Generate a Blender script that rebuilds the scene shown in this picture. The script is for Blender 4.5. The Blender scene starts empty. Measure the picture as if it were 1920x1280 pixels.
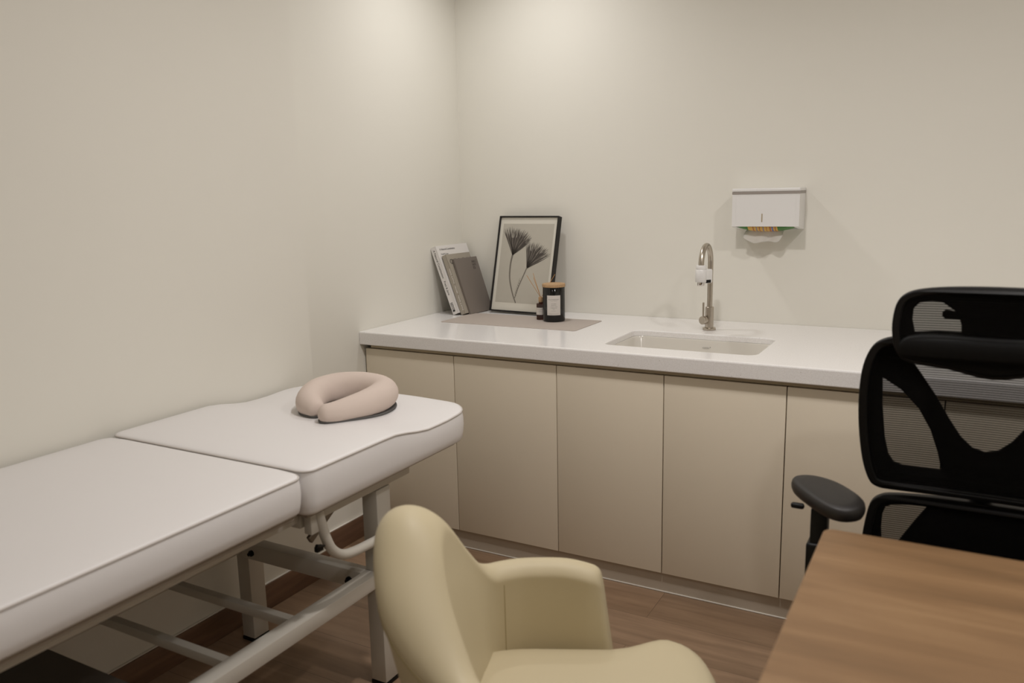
import bpy, bmesh, math, random
from mathutils import Vector, Matrix
S = bpy.context.scene
C = S.collection
random.seed(7)

# ------------------------------------------------------------ camera
def cam_axes(yaw, pitch, roll):
    cy, sy, cp, sp = math.cos(yaw), math.sin(yaw), math.cos(pitch), math.sin(pitch)
    f = Vector((-sy*cp, cy*cp, sp)); r = Vector((cy, sy, 0)); u = r.cross(f)
    cr, sr = math.cos(roll), math.sin(roll)
    return cr*r + sr*u, -sr*r + cr*u, f
CAM = Vector((2.0276, -3.1704, 1.3258))
cd = bpy.data.cameras.new('camera'); cam = bpy.data.objects.new('camera', cd); C.objects.link(cam)
r_, u_, f_ = cam_axes(0.5110, -0.1800, -0.0215)
M = Matrix((r_, u_, -f_)).transposed().to_4x4(); M.translation = CAM
cam.matrix_world = M
cd.sensor_width = 36.0; cd.lens = 36.0*1529.1/1920.0; cd.clip_start = 0.02
cd.dof.use_dof = True; cd.dof.focus_distance = 3.1; cd.dof.aperture_fstop = 3.6
S.camera = cam

# ------------------------------------------------------------ world, lights, exposure
W = bpy.data.worlds.new('world'); S.world = W; W.use_nodes = True
W.node_tree.nodes['Background'].inputs[0].default_value = (0.9, 0.85, 0.78, 1)
W.node_tree.nodes['Background'].inputs[1].default_value = 0.0
S.view_settings.view_transform = 'Standard'; S.view_settings.look = 'None'
S.view_settings.gamma = 1.0; S.view_settings.exposure = 0.34; S.view_settings.use_curve_mapping = False
CEIL = 2.42
WARM = (1.0, 0.962, 0.945)
# x, y, power, disc radius, spread; chair, desk and bed-foot lamps are added fill
LAMPS = [(0.48, -0.48, 3.3, 0.05, 150), (1.40, -1.62, 10.0, 0.06, 176), (2.45, -1.50, 8.2, 0.06, 176),
         (2.75, -2.90, 6.0, 0.06, 176), (1.30, -3.70, 1.0, 0.06, 176)]
for x, y, p, rad, spr in LAMPS:
    ld = bpy.data.lights.new('unseen_ceiling_lamp', 'AREA'); ld.shape = 'DISK'; ld.size = rad*2
    ld.energy = p; ld.color = (1.0, 0.985, 0.985) if x < 1 else WARM; ld.spread = math.radians(spr)
    lo = bpy.data.objects.new('unseen_ceiling_lamp', ld); C.objects.link(lo); lo.location = (x, y, CEIL-0.012)

# ------------------------------------------------------------ helpers
def srgb(r, g, b):
    def f(c):
        c /= 255.0
        return c/12.92 if c <= 0.04045 else ((c+0.055)/1.055)**2.4
    return (f(r), f(g), f(b), 1)

def mat(name, col, rough=0.5, metal=0.0, noise=0.0, nscale=20, bump=0.0, bscale=200, spec=0.5, coat=0.0):
    m = bpy.data.materials.new(name); m.use_nodes = True; nt = m.node_tree; N = nt.nodes; L = nt.links
    b = N['Principled BSDF']
    b.inputs['Roughness'].default_value = rough; b.inputs['Metallic'].default_value = metal
    b.inputs['Specular IOR Level'].default_value = spec; b.inputs['Coat Weight'].default_value = coat
    b.inputs['Base Color'].default_value = col
    tc = N.new('ShaderNodeTexCoord')
    if noise:
        n = N.new('ShaderNodeTexNoise'); n.inputs['Scale'].default_value = nscale; n.inputs['Detail'].default_value = 4
        L.new(tc.outputs['Object'], n.inputs['Vector'])
        mx = N.new('ShaderNodeMix'); mx.data_type = 'RGBA'
        mx.inputs[6].default_value = tuple(c*(1-noise) for c in col[:3])+(1,)
        mx.inputs[7].default_value = tuple(min(1, c*(1+noise)) for c in col[:3])+(1,)
        L.new(n.outputs['Fac'], mx.inputs[0]); L.new(mx.outputs[2], b.inputs['Base Color'])
    if bump:
        n2 = N.new('ShaderNodeTexNoise'); n2.inputs['Scale'].default_value = bscale; n2.inputs['Detail'].default_value = 3
        L.new(tc.outputs['Object'], n2.inputs['Vector'])
        bp = N.new('ShaderNodeBump'); bp.inputs['Strength'].default_value = bump; bp.inputs['Distance'].default_value = 0.002
        L.new(n2.outputs['Fac'], bp.inputs['Height']); L.new(bp.outputs[0], b.inputs['Normal'])
    return m

def wood(name, c1, c2, c3, axis='X', planks=None, rough=0.45, scale=1.0):
    m = bpy.data.materials.new(name); m.use_nodes = True; nt = m.node_tree; N = nt.nodes; L = nt.links
    b = N['Principled BSDF']; b.inputs['Roughness'].default_value = rough
    tc = N.new('ShaderNodeTexCoord'); mp = N.new('ShaderNodeMapping')
    L.new(tc.outputs['Object'], mp.inputs['Vector'])
    sc = (1.2, 14, 14) if axis == 'X' else (14, 1.2, 14)
    mp.inputs['Scale'].default_value = tuple(s*scale for s in sc)
    vec = mp.outputs[0]
    if planks:
        br = N.new('ShaderNodeTexBrick'); mp2 = N.new('ShaderNodeMapping'); L.new(tc.outputs['Object'], mp2.inputs['Vector'])
        if axis != 'X': mp2.inputs['Rotation'].default_value = (0, 0, math.pi/2)
        L.new(mp2.outputs[0], br.inputs['Vector'])
        br.inputs['Scale'].default_value = 1; br.inputs['Brick Width'].default_value = planks[0]; br.inputs['Row Height'].default_value = planks[1]
        br.inputs['Mortar Size'].default_value = 0.0012; br.inputs['Mortar Smooth'].default_value = 0.3
        br.inputs['Color1'].default_value = (0, 0, 0, 1); br.inputs['Color2'].default_value = (1, 1, 1, 1); br.inputs['Mortar'].default_value = (0.5, 0.5, 0.5, 1)
        br.offset = 0.37
        ad = N.new('ShaderNodeVectorMath'); ad.operation = 'MULTIPLY_ADD'
        L.new(br.outputs['Color'], ad.inputs[0]); ad.inputs[1].default_value = (7, 11, 3); L.new(vec, ad.inputs[2]); vec = ad.outputs[0]
    n = N.new('ShaderNodeTexNoise'); n.inputs['Scale'].default_value = 1.6; n.inputs['Detail'].default_value = 9
    n.inputs['Roughness'].default_value = 0.62; n.inputs['Distortion'].default_value = 0.6
    L.new(vec, n.inputs['Vector'])
    n2 = N.new('ShaderNodeTexNoise'); n2.inputs['Scale'].default_value = 0.45; n2.inputs['Detail'].default_value = 3; n2.inputs['Distortion'].default_value = 1.2
    L.new(vec, n2.inputs['Vector'])
    av = N.new('ShaderNodeMath'); av.operation = 'MULTIPLY_ADD'; av.inputs[1].default_value = 0.55
    L.new(n.outputs['Fac'], av.inputs[0])
    h = N.new('ShaderNodeMath'); h.operation = 'MULTIPLY'; h.inputs[1].default_value = 0.45; L.new(n2.outputs['Fac'], h.inputs[0]); L.new(h.outputs[0], av.inputs[2])
    cr = N.new('ShaderNodeValToRGB'); e = cr.color_ramp.elements
    e[0].position = 0.36; e[0].color = c1; e[1].position = 0.64; e[1].color = c3
    k = cr.color_ramp.elements.new(0.5); k.color = c2
    L.new(av.outputs[0], cr.inputs[0]); out = cr.outputs[0]
    if planks:
        mx = N.new('ShaderNodeMix'); mx.data_type = 'RGBA'; mx.blend_type = 'MULTIPLY'
        pr = N.new('ShaderNodeValToRGB'); pr.color_ramp.elements[0].color = (0.93, 0.93, 0.93, 1); pr.color_ramp.elements[1].color = (1.04, 1.03, 1.03, 1)
        L.new(br.outputs['Color'], pr.inputs[0]); mx.inputs[0].default_value = 1; L.new(out, mx.inputs[6]); L.new(pr.outputs[0], mx.inputs[7])
        mj = N.new('ShaderNodeMix'); mj.data_type = 'RGBA'; L.new(br.outputs['Fac'], mj.inputs[0]); L.new(mx.outputs[2], mj.inputs[6]); mj.inputs[7].default_value = tuple(c*0.75 for c in c1[:3])+(1,)
        out = mj.outputs[2]
    L.new(out, b.inputs['Base Color'])
    bp = N.new('ShaderNodeBump'); bp.inputs['Strength'].default_value = 0.12; bp.inputs['Distance'].default_value = 0.001
    L.new(n.outputs['Fac'], bp.inputs['Height']); L.new(bp.outputs[0], b.inputs['Normal'])
    return m

def abs_loc(p):
    v = Vector((0, 0, 0))
    while p: v += p.location; p = p.parent
    return v

def finish(name, me, m, parent=None, smooth=40):
    """link mesh (world coordinates) as one object; origin moves to its parent's or its own base"""
    o = bpy.data.objects.new(name, me); C.objects.link(o)
    if m:
        me.materials.clear(); me.materials.append(m)
    if parent:
        me.transform(Matrix.Translation(-abs_loc(parent))); o.parent = parent
    if smooth:
        for p in me.polygons: p.use_smooth = True
        try: me.set_sharp_from_angle(angle=math.radians(smooth))
        except Exception: pass
    return o

def obj(name, bm, m, parent=None, smooth=40):
    bmesh.ops.recalc_face_normals(bm, faces=bm.faces)
    me = bpy.data.meshes.new(name); bm.to_mesh(me); bm.free()
    return finish(name, me, m, parent, smooth)

def thing(name, label, cat, loc, group=None):
    o = bpy.data.objects.new(name, None); C.objects.link(o); o.location = loc; o.empty_display_size = 0.05
    return tag(o, label, cat, group)

def tag(o, label, cat, group=None):
    o['label'] = label; o['category'] = cat
    if group: o['group'] = group
    return o

def struct(name, bm, m, parent=None, smooth=40):
    o = obj(name, bm, m, parent, smooth)
    o['kind'] = 'structure'
    return o

def merge(dst, src):
    me = bpy.data.meshes.new('t'); src.to_mesh(me); src.free(); dst.from_mesh(me); bpy.data.meshes.remove(me); return dst

def rbox(lo, hi, r=0.0, seg=3, into=None, mtx=None):
    bm = bmesh.new(); bmesh.ops.create_cube(bm, size=1)
    lo = Vector(lo); hi = Vector(hi); c = (lo+hi)/2; d = hi-lo
    for v in bm.verts: v.co = Vector((v.co.x*d.x, v.co.y*d.y, v.co.z*d.z))+c
    if r > 0:
        bmesh.ops.bevel(bm, geom=bm.edges[:], offset=min(r, min(d)*0.49), segments=seg, profile=0.5, affect='EDGES')
    if mtx is not None: bmesh.ops.transform(bm, matrix=mtx, verts=bm.verts)
    return merge(into, bm) if into is not None else bm

def catmull(pts, n=8, closed=False):
    pts = [Vector(p) for p in pts]; out = []; N = len(pts)
    rng = range(N if closed else N-1)
    for i in rng:
        if closed: p0, p1, p2, p3 = pts[(i-1) % N], pts[i], pts[(i+1) % N], pts[(i+2) % N]
        else: p0, p1, p2, p3 = pts[max(i-1, 0)], pts[i], pts[i+1], pts[min(i+2, N-1)]
        for k in range(n):
            t = k/n
            out.append(0.5*((2*p1)+(-p0+p2)*t+(2*p0-5*p1+4*p2-p3)*t*t+(-p0+3*p1-3*p2+p3)*t**3))
    if not closed: out.append(pts[-1].copy())
    return out

def tube(path, rad, seg=12, closed=False, into=None, flat=1.0, capround=False):
    """sweep a circle along path; rad number or list"""
    path = [Vector(p) for p in path]; n = len(path)
    R = rad if isinstance(rad, (list, tuple)) else [rad]*n
    bm = into if into is not None else bmesh.new(); rings = []
    def tan(i):
        if closed: return (path[(i+1) % n]-path[(i-1) % n]).normalized()
        return (path[min(i+1, n-1)]-path[max(i-1, 0)]).normalized()
    t = tan(0); ref = Vector((0, 0, 1)) if abs(t.z) < 0.9 else Vector((1, 0, 0))
    a = t.cross(ref).normalized()
    for i in range(n):
        t = tan(i); a = (a-t*a.dot(t)).normalized(); b = t.cross(a)
        rings.append([bm.verts.new(path[i]+(a*math.cos(2*math.pi*k/seg)+b*math.sin(2*math.pi*k/seg)*flat)*R[i]) for k in range(seg)])
    m = n if closed else n-1
    for i in range(m):
        A, B = rings[i], rings[(i+1) % n]
        for k in range(seg): bm.faces.new((A[k], A[(k+1) % seg], B[(k+1) % seg], B[k]))
    if not closed:
        bm.faces.new(rings[0][::-1]); bm.faces.new(rings[-1])
    return bm

def lathe(profile, c=(0, 0, 0), seg=40, axis=None, into=None):
    bm = bmesh.new(); rings = []
    for r, z in profile:
        rings.append([bm.verts.new((r*math.cos(2*math.pi*k/seg), r*math.sin(2*math.pi*k/seg), z)) for k in range(seg)] if r > 1e-6 else [bm.verts.new((0, 0, z))])
    for A, B in zip(rings, rings[1:]):
        for k in range(seg):
            k2 = (k+1) % seg
            if len(A) == 1 and len(B) > 1: bm.faces.new((A[0], B[k], B[k2]))
            elif len(B) == 1 and len(A) > 1: bm.faces.new((A[k], A[k2], B[0]))
            elif len(A) > 1: bm.faces.new((A[k], A[k2], B[k2], B[k]))
    mt = Matrix.Translation(Vector(c))
    if axis is not None: mt = mt @ Vector((0, 0, 1)).rotation_difference(Vector(axis)).to_matrix().to_4x4()
    bmesh.ops.transform(bm, matrix=mt, verts=bm.verts)
    return merge(into, bm) if into is not None else bm

def frame_mtx(o, x, y):
    x = Vector(x).normalized(); y = Vector(y); y = (y-x*y.dot(x)).normalized(); z = x.cross(y)
    m = Matrix((x, y, z)).transposed().to_4x4(); m.translation = Vector(o); return m

def eval_mesh(cu_ob):
    dg = bpy.context.evaluated_depsgraph_get(); dg.update()
    me = bpy.data.meshes.new_from_object(cu_ob.evaluated_get(dg)); return me

def plate(outlines, th, mtx, bev=0.0):
    """flat solid from 2D outlines (first = border, others = holes) in mtx plane, thickness th centred, as mesh"""
    cu = bpy.data.curves.new('t', 'CURVE'); cu.dimensions = '2D'; cu.fill_mode = 'BOTH'
    cu.extrude = max(th/2-bev, 0.0001); cu.bevel_depth = bev; cu.bevel_resolution = 2; cu.offset = -bev
    for ol in outlines:
        sp = cu.splines.new('POLY'); sp.points.add(len(ol)-1); sp.use_cyclic_u = True
        for p, q in zip(sp.points, ol): p.co = (q[0], q[1], 0, 1)
    o = bpy.data.objects.new('t', cu); C.objects.link(o); me = eval_mesh(o)
    bpy.data.objects.remove(o); bpy.data.curves.remove(cu)
    me.transform(mtx); return me

def text(name, s, size, origin, right, up, m, parent, align='LEFT', space=1.0, bold=0.0, th=0.0002, line=1.0):
    cu = bpy.data.curves.new('t', 'FONT'); cu.body = s; cu.size = size; cu.align_x = align; cu.space_character = space
    cu.offset = bold; cu.extrude = th; cu.space_line = line; cu.resolution_u = 3
    o = bpy.data.objects.new('t', cu); C.objects.link(o); me = eval_mesh(o)
    bpy.data.objects.remove(o); bpy.data.curves.remove(cu)
    me.transform(frame_mtx(origin, right, up)); return finish(name, me, m, parent, 0)

def rrect(x0, x1, y0, y1, rad, n=7):
    """rounded rectangle points; rad for corners (x1,y1),(x0,y1),(x0,y0),(x1,y0)"""
    if not isinstance(rad, (list, tuple)): rad = [rad]*4
    cs = [(x1, y1, 0), (x0, y1, 90), (x0, y0, 180), (x1, y0, 270)]; out = []
    for (cx, cy, a0), r in zip(cs, rad):
        sx = -1 if cx == x1 else 1; sy = -1 if cy == y1 else 1
        for k in range(n+1):
            a = math.radians(a0+90*k/n); out.append((cx+sx*r+r*math.cos(a), cy+sy*r+r*math.sin(a)))
    return out

def densify(pts, d):
    out = []; n = len(pts)
    for i in range(n):
        a, b = Vector(pts[i]).to_2d(), Vector(pts[(i+1) % n]).to_2d(); k = max(1, int((b-a).length/d))
        for j in range(k): out.append(tuple(a.lerp(b, j/k)))
    return out

# ------------------------------------------------------------ materials
M_wall = mat('wall_paint', (0.79, 0.765, 0.69, 1), 0.62, noise=0.012, nscale=3, bump=0.05, bscale=350, spec=0.3)
M_ceil = mat('ceiling_paint', (0.82, 0.80, 0.76, 1), 0.8)
M_bead = mat('white_sealant', (0.78, 0.74, 0.67, 1), 0.5)
M_floor = wood('floor_planks', srgb(122, 99, 77), srgb(143, 117, 93), srgb(160, 133, 107), 'X', (1.22, 0.18), 0.42)
M_base = wood('baseboard_wood', srgb(84, 62, 47), srgb(110, 82, 63), srgb(132, 102, 80), 'Y', None, 0.4, 1.2)
M_desk = wood('desk_oak', srgb(112, 84, 54), srgb(132, 101, 68), srgb(150, 119, 84), 'X', None, 0.45, 0.9)
M_door = mat('cabinet_laminate', (0.80, 0.715, 0.575, 1), 0.42, bump=0.03, bscale=500, spec=0.4)
M_carc = mat('cabinet_carcass', (0.47, 0.40, 0.31, 1), 0.55)
M_gap = mat('recess_strip', (0.62, 0.52, 0.36, 1), 0.5)
M_plinth = mat('plinth_laminate', (0.50, 0.43, 0.345, 1), 0.35)
M_black = mat('black_plastic', (0.0045, 0.0042, 0.004, 1), 0.42, spec=0.22)
M_blackmatte = mat('black_satin', (0.004, 0.0038, 0.0035, 1), 0.6, spec=0.15)
M_vinyl = mat('white_vinyl', (0.80, 0.775, 0.765, 1), 0.42, bump=0.10, bscale=60, spec=0.4)
M_pipe = mat('vinyl_piping', (0.60, 0.555, 0.52, 1), 0.45)
M_metal = mat('cream_powder_coat', (0.56, 0.525, 0.46, 1), 0.38, bump=0.04, bscale=300)
M_steelbar = mat('zinc_strut', (0.25, 0.22, 0.18, 1), 0.35, metal=0.8)
M_board = mat('underside_board', (0.30, 0.25, 0.20, 1), 0.7)
M_pillow = mat('peach_jersey', (0.66, 0.555, 0.49, 1), 0.92, bump=0.12, bscale=900, spec=0.15)
M_pillowbase = mat('grey_knit', (0.13, 0.125, 0.12, 1), 0.95, spec=0.1)
M_leather = mat('khaki_leatherette', (0.56, 0.48, 0.315, 1), 0.5, bump=0.06, bscale=500, spec=0.35)
M_seam = mat('khaki_thread', (0.36, 0.29, 0.15, 1), 0.6)
M_ceramic = mat('white_ceramic', (0.70, 0.665, 0.60, 1), 0.12, spec=0.5)
M_steel = mat('brushed_steel', (0.50, 0.45, 0.385, 1), 0.3, metal=1.0, noise=0.06, nscale=90)
M_chrome = mat('chrome', (0.65, 0.62, 0.58, 1), 0.12, metal=1.0)
M_plast = mat('white_plastic', (0.80, 0.785, 0.765, 1), 0.28)
M_greystrip = mat('grey_strip', (0.33, 0.29, 0.26, 1), 0.4)
M_slot = mat('tan_slot', (0.42, 0.34, 0.22, 1), 0.6)
M_ink = mat('ink', (0.035, 0.032, 0.03, 1), 0.7)
M_inkgrey = mat('grey_ink', (0.16, 0.15, 0.14, 1), 0.7)
M_inkbrown = mat('brown_ink', (0.05, 0.038, 0.032, 1), 0.7)
M_silver = mat('foil', (0.75, 0.72, 0.66, 1), 0.5)
M_paperwhite = mat('white_cover', (0.74, 0.71, 0.68, 1), 0.35)
M_pages = mat('page_block', (0.70, 0.66, 0.58, 1), 0.9)
M_greige = mat('greige_cover', (0.36, 0.32, 0.26, 1), 0.5)
M_taupe = mat('taupe_cover', (0.20, 0.17, 0.145, 1), 0.45)
M_mat = mat('taupe_leather_mat', (0.46, 0.40, 0.355, 1), 0.6, bump=0.05, bscale=700)
M_cork = mat('cork', (0.46, 0.295, 0.155, 1), 0.85, noise=0.35, nscale=260, bump=0.3, bscale=400)
M_reed = mat('reed', (0.48, 0.26, 0.10, 1), 0.7)
M_label = mat('paper_label', (0.66, 0.62, 0.575, 1), 0.6)
M_mount = mat('cream_mount', (0.66, 0.63, 0.55, 1), 0.6)
M_print = mat('print_ground', (0.47, 0.44, 0.375, 1), 0.6, noise=0.03, nscale=40)
M_petal = mat('print_dark', (0.058, 0.048, 0.04, 1), 0.7)
M_petal2 = mat('print_mid', (0.15, 0.13, 0.11, 1), 0.7)
M_stem = mat('print_stem', (0.17, 0.15, 0.125, 1), 0.7)
M_green = mat('green_packet', (0.055, 0.20, 0.035, 1), 0.4)
M_yellow = mat('yellow_print', (0.70, 0.43, 0.09, 1), 0.45)
M_blue = mat('blue_print', (0.16, 0.17, 0.40, 1), 0.5)
M_red = mat('red_print', (0.42, 0.10, 0.05, 1), 0.5)
M_fram = mat('frame_black', (0.012, 0.010, 0.009, 1), 0.45, spec=0.3)

def quartz():
    m = mat('quartz_worktop', (0.87, 0.85, 0.84, 1), 0.16, spec=0.5); N = m.node_tree.nodes; L = m.node_tree.links; b = N['Principled BSDF']
    tc = N.new('ShaderNodeTexCoord'); v = N.new('ShaderNodeTexVoronoi'); v.inputs['Scale'].default_value = 75
    L.new(tc.outputs['Object'], v.inputs['Vector'])
    wn = N.new('ShaderNodeTexWhiteNoise'); L.new(v.outputs['Position'], wn.inputs['Vector'])
    a = N.new('ShaderNodeMath'); a.operation = 'LESS_THAN'; a.inputs[1].default_value = 0.0022*75*0.5; L.new(v.outputs['Distance'], a.inputs[0])
    g = N.new('ShaderNodeMath'); g.operation = 'GREATER_THAN'; g.inputs[1].default_value = 0.82; L.new(wn.outputs['Value'], g.inputs[0])
    mu = N.new('ShaderNodeMath'); mu.operation = 'MULTIPLY'; L.new(a.outputs[0], mu.inputs[0]); L.new(g.outputs[0], mu.inputs[1])
    n = N.new('ShaderNodeTexNoise'); n.inputs['Scale'].default_value = 300; n.inputs['Detail'].default_value = 2; L.new(tc.outputs['Object'], n.inputs['Vector'])
    r = N.new('ShaderNodeValToRGB'); r.color_ramp.elements[0].position = 0.35; r.color_ramp.elements[0].color = (0.83, 0.805, 0.785, 1)
    r.color_ramp.elements[1].position = 0.62; r.color_ramp.elements[1].color = (0.90, 0.88, 0.865, 1); L.new(n.outputs['Fac'], r.inputs[0])
    mx = N.new('ShaderNodeMix'); mx.data_type = 'RGBA'; L.new(mu.outputs[0], mx.inputs[0]); L.new(r.outputs[0], mx.inputs[6]); mx.inputs[7].default_value = (0.47, 0.42, 0.37, 1)
    L.new(mx.outputs[2], b.inputs['Base Color']); return m
M_quartz = quartz()

def glass(name, col, rough=0.05):
    m = mat(name, col, rough); b = m.node_tree.nodes['Principled BSDF']
    b.inputs['Transmission Weight'].default_value = 0.85; b.inputs['IOR'].default_value = 1.45; return m
M_amber = glass('amber_glass', (0.16, 0.035, 0.012, 1))
M_darkglass = mat('black_glass', (0.004, 0.0045, 0.0045, 1), 0.07, spec=0.5)

def meshfab(name, pitch, axis=2):
    """black net fabric: dense horizontal threads with half-open gaps"""
    m = mat(name, (0.006, 0.0055, 0.005, 1), 0.85, spec=0.08); N = m.node_tree.nodes; L = m.node_tree.links
    b = N['Principled BSDF']; out = N['Material Output']
    tc = N.new('ShaderNodeTexCoord'); sx = N.new('ShaderNodeSeparateXYZ'); L.new(tc.outputs['Object'], sx.inputs[0])
    d = N.new('ShaderNodeMath'); d.operation = 'MULTIPLY'; d.inputs[1].default_value = 2*math.pi/pitch; L.new(sx.outputs[axis], d.inputs[0])
    s = N.new('ShaderNodeMath'); s.operation = 'SINE'; L.new(d.outputs[0], s.inputs[0])
    mr = N.new('ShaderNodeMapRange'); mr.inputs[1].default_value = -0.4; mr.inputs[2].default_value = 0.5; mr.inputs[3].default_value = 0.65; mr.inputs[4].default_value = 0.93
    L.new(s.outputs[0], mr.inputs[0])
    tr = N.new('ShaderNodeBsdfTransparent'); mx = N.new('ShaderNodeMixShader')
    L.new(mr.outputs[0], mx.inputs[0]); L.new(tr.outputs[0], mx.inputs[1]); L.new(b.outputs[0], mx.inputs[2]); L.new(mx.outputs[0], out.inputs[0])
    return m
M_net = meshfab('black_net', 0.0048)

def tissue_mat():
    m = mat('tissue_paper', (0.82, 0.80, 0.76, 1), 0.9, bump=0.2, bscale=400)
    b = m.node_tree.nodes['Principled BSDF']; b.inputs['Transmission Weight'].default_value = 0.0
    N = m.node_tree.nodes; L = m.node_tree.links; t = N.new('ShaderNodeBsdfTranslucent'); t.inputs[0].default_value = (0.8, 0.77, 0.7, 1)
    mx = N.new('ShaderNodeMixShader'); mx.inputs[0].default_value = 0.35
    L.new(b.outputs[0], mx.inputs[1]); L.new(t.outputs[0], mx.inputs[2]); L.new(mx.outputs[0], N['Material Output'].inputs[0]); return m
M_tissue = tissue_mat()

# ------------------------------------------------------------ setting
XR, YF, XL, YJ = 3.45, -4.3, 0.095, -1.124
T = 0.10
struct('floor', rbox((-T, YF-T, -T), (XR+T, T, 0)), M_floor)
struct('ceiling', rbox((-T, YF-T, CEIL), (XR+T, T, CEIL+T)), M_ceil)
struct('wall_back', rbox((-T, 0, 0), (XR+T, T, CEIL)), M_wall)
bm = bmesh.new()
for p in [[(-T, 0), (0, 0), (0, YJ), (XL, YJ), (XL, YF), (-T, YF)]]:
    lo = [bm.verts.new((x, y, 0)) for x, y in p]; hi = [bm.verts.new((x, y, CEIL)) for x, y in p]
    bm.faces.new(lo); bm.faces.new(hi[::-1]); n = len(p)
    for i in range(n): bm.faces.new((lo[i], lo[(i+1) % n], hi[(i+1) % n], hi[i]))
struct('wall_left', bm, M_wall, smooth=0)
struct('wall_right', rbox((XR, YF-T, 0), (XR+T, 0, CEIL)), M_wall)
struct('wall_front', rbox((-T, YF-T, 0), (XR, YF, CEIL)), M_wall)
BH = 0.086
def skirting(name, segs):
    b = bmesh.new(); b2 = bmesh.new()
    for lo, hi in segs:
        rbox((lo[0], lo[1], 0), (hi[0], hi[1], BH), 0.0015, 2, b)
        rbox((lo[0], lo[1], BH), (hi[0]-0.004 if hi[0]-lo[0] < 0.03 else hi[0], hi[1]-(0.004 if hi[1]-lo[1] < 0.03 else 0), BH+0.004), 0.0015, 2, b2)
    o = struct(name, b, M_base); struct('baseboard_cap', b2, M_bead, o)
skirting('baseboard_left', [((XL, YF, 0), (XL+0.012, YJ+0.012, 0)), ((0.012, YJ, 0), (XL, YJ+0.012, 0)), ((0, YJ, 0), (0.012, -0.735, 0))])
skirting('baseboard_front', [((XL+0.012, YF, 0), (XR-0.012, YF+0.012, 0))])
skirting('baseboard_right', [((XR-0.012, YF+0.012, 0), (XR, -0.735, 0))])

# unseen ceiling downlights, those over chair, desk and bed foot added for brightness (their lamps are set up at the top)
M_emit = bpy.data.materials.new('lamp_lens'); M_emit.use_nodes = True
bb = M_emit.node_tree.nodes['Principled BSDF']; bb.inputs['Emission Color'].default_value = (1, 0.86, 0.68, 1); bb.inputs['Emission Strength'].default_value = 3
spots = ['left end of the white worktop', 'floor between treatment bed and sink', 'black mesh office chair, unseen and added as fill light', 'right end of the oak desk, unseen and added as fill light', 'foot of the treatment bed, unseen and added as fill light']
for (x, y, p, rad, spr), w in zip(LAMPS, spots):
    t = thing('downlight', 'round white recessed ceiling downlight over the '+w, 'downlight', (x, y, CEIL), 'recessed downlights')
    obj('trim_ring', lathe([(0.052, CEIL-0.003), (0.054, CEIL-0.006), (0.066, CEIL-0.004), (0.068, CEIL), (0.052, CEIL)], (x, y, 0)), M_plast, t)
    obj('lens', lathe([(0, CEIL-0.004), (0.052, CEIL-0.004), (0.052, CEIL-0.001), (0, CEIL-0.001)], (x, y, 0)), M_emit, t)

# ------------------------------------------------------------ worktop with sink cut-out
H = 0.8136; CT = 0.05; YW = -0.756
sx0, sx1, sy0, sy1 = 0.961, 1.474, -0.640, -0.322
def worktop():
    bm = bmesh.new(); ro = 0.004
    outer = [(0.001, YW), (XR-0.001, YW), (XR-0.001, -0.001), (0.001, -0.001)]
    inner = rrect(sx0, sx1, sy0, sy1, 0.035, 6)
    def ring(pts, z, ins=0, c=None): return [bm.verts.new((x, y, z)) for x, y in pts]
    # front edge rounding through several rings of the outer outline
    prof = [(0, H-CT+0.003), (0.003, H-CT)]
    outs = []
    back_in = [bm.verts.new((x, (YW+0.022 if y == YW else y), H-0.020)) for x, y in outer]
    outs.append(back_in)
    for dy, z in [(0.022, H-CT), (0.003, H-CT), (0.0008, H-CT+0.0008), (0, H-CT+0.003), (0, H-0.005), (0.0015, H-0.0015), (0.005, H)]:
        outs.append([bm.verts.new((x, y+(dy if y == YW else 0), z)) for x, y in outer])
    for A, B in zip(outs, outs[1:]):
        for i in range(4): bm.faces.new((A[i], A[(i+1) % 4], B[(i+1) % 4], B[i]))
    ins = []
    for off, z in [(0.0, H-0.012), (0.0, H-0.004), (0.0012, H-0.0012), (0.004, H)]:
        ins.append(ring(rrect(sx0-off, sx1+off, sy0-off, sy1+off, 0.035+off, 6), z))
    bot = ring(inner, H-0.020); ins.insert(0, bot)
    for A, B in zip(ins, ins[1:]):
        n = len(A)
        for i in range(n): bm.faces.new((A[i], B[i], B[(i+1) % n], A[(i+1) % n]))
    for O, I in ((outs[-1], ins[-1]), (outs[0], ins[0])):
        es = []
        for L_ in (O, I):
            n = len(L_)
            for i in range(n):
                e = bm.edges.get((L_[i], L_[(i+1) % n]));
                es.append(e)
        bmesh.ops.triangle_fill(bm, use_beauty=True, use_dissolve=False, edges=es)
    return bm
tag(obj('worktop', worktop(), M_quartz, None, 0), 'white speckled quartz worktop with thick front edge above the beige cabinets', 'worktop')

# sink basin
t = thing('sink', 'white ceramic rectangular undermount sink sunk in the white worktop', 'sink', ((sx0+sx1)/2, (sy0+sy1)/2, H-0.19))
bm = bmesh.new(); rings = []
zt = H-0.0205
for off, z, r in [(0.022, zt-0.012, 0.05), (0.022, zt, 0.05), (-0.004, zt, 0.036), (-0.007, zt-0.006, 0.036), (-0.010, zt-0.10, 0.040), (-0.022, zt-0.128, 0.045), (-0.055, zt-0.138, 0.05), (-0.10, zt-0.141, 0.045)]:
    rings.append([bm.verts.new((x, y, z)) for x, y in rrect(sx0-off, sx1+off, sy0-off, sy1+off, r, 6)])
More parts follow.
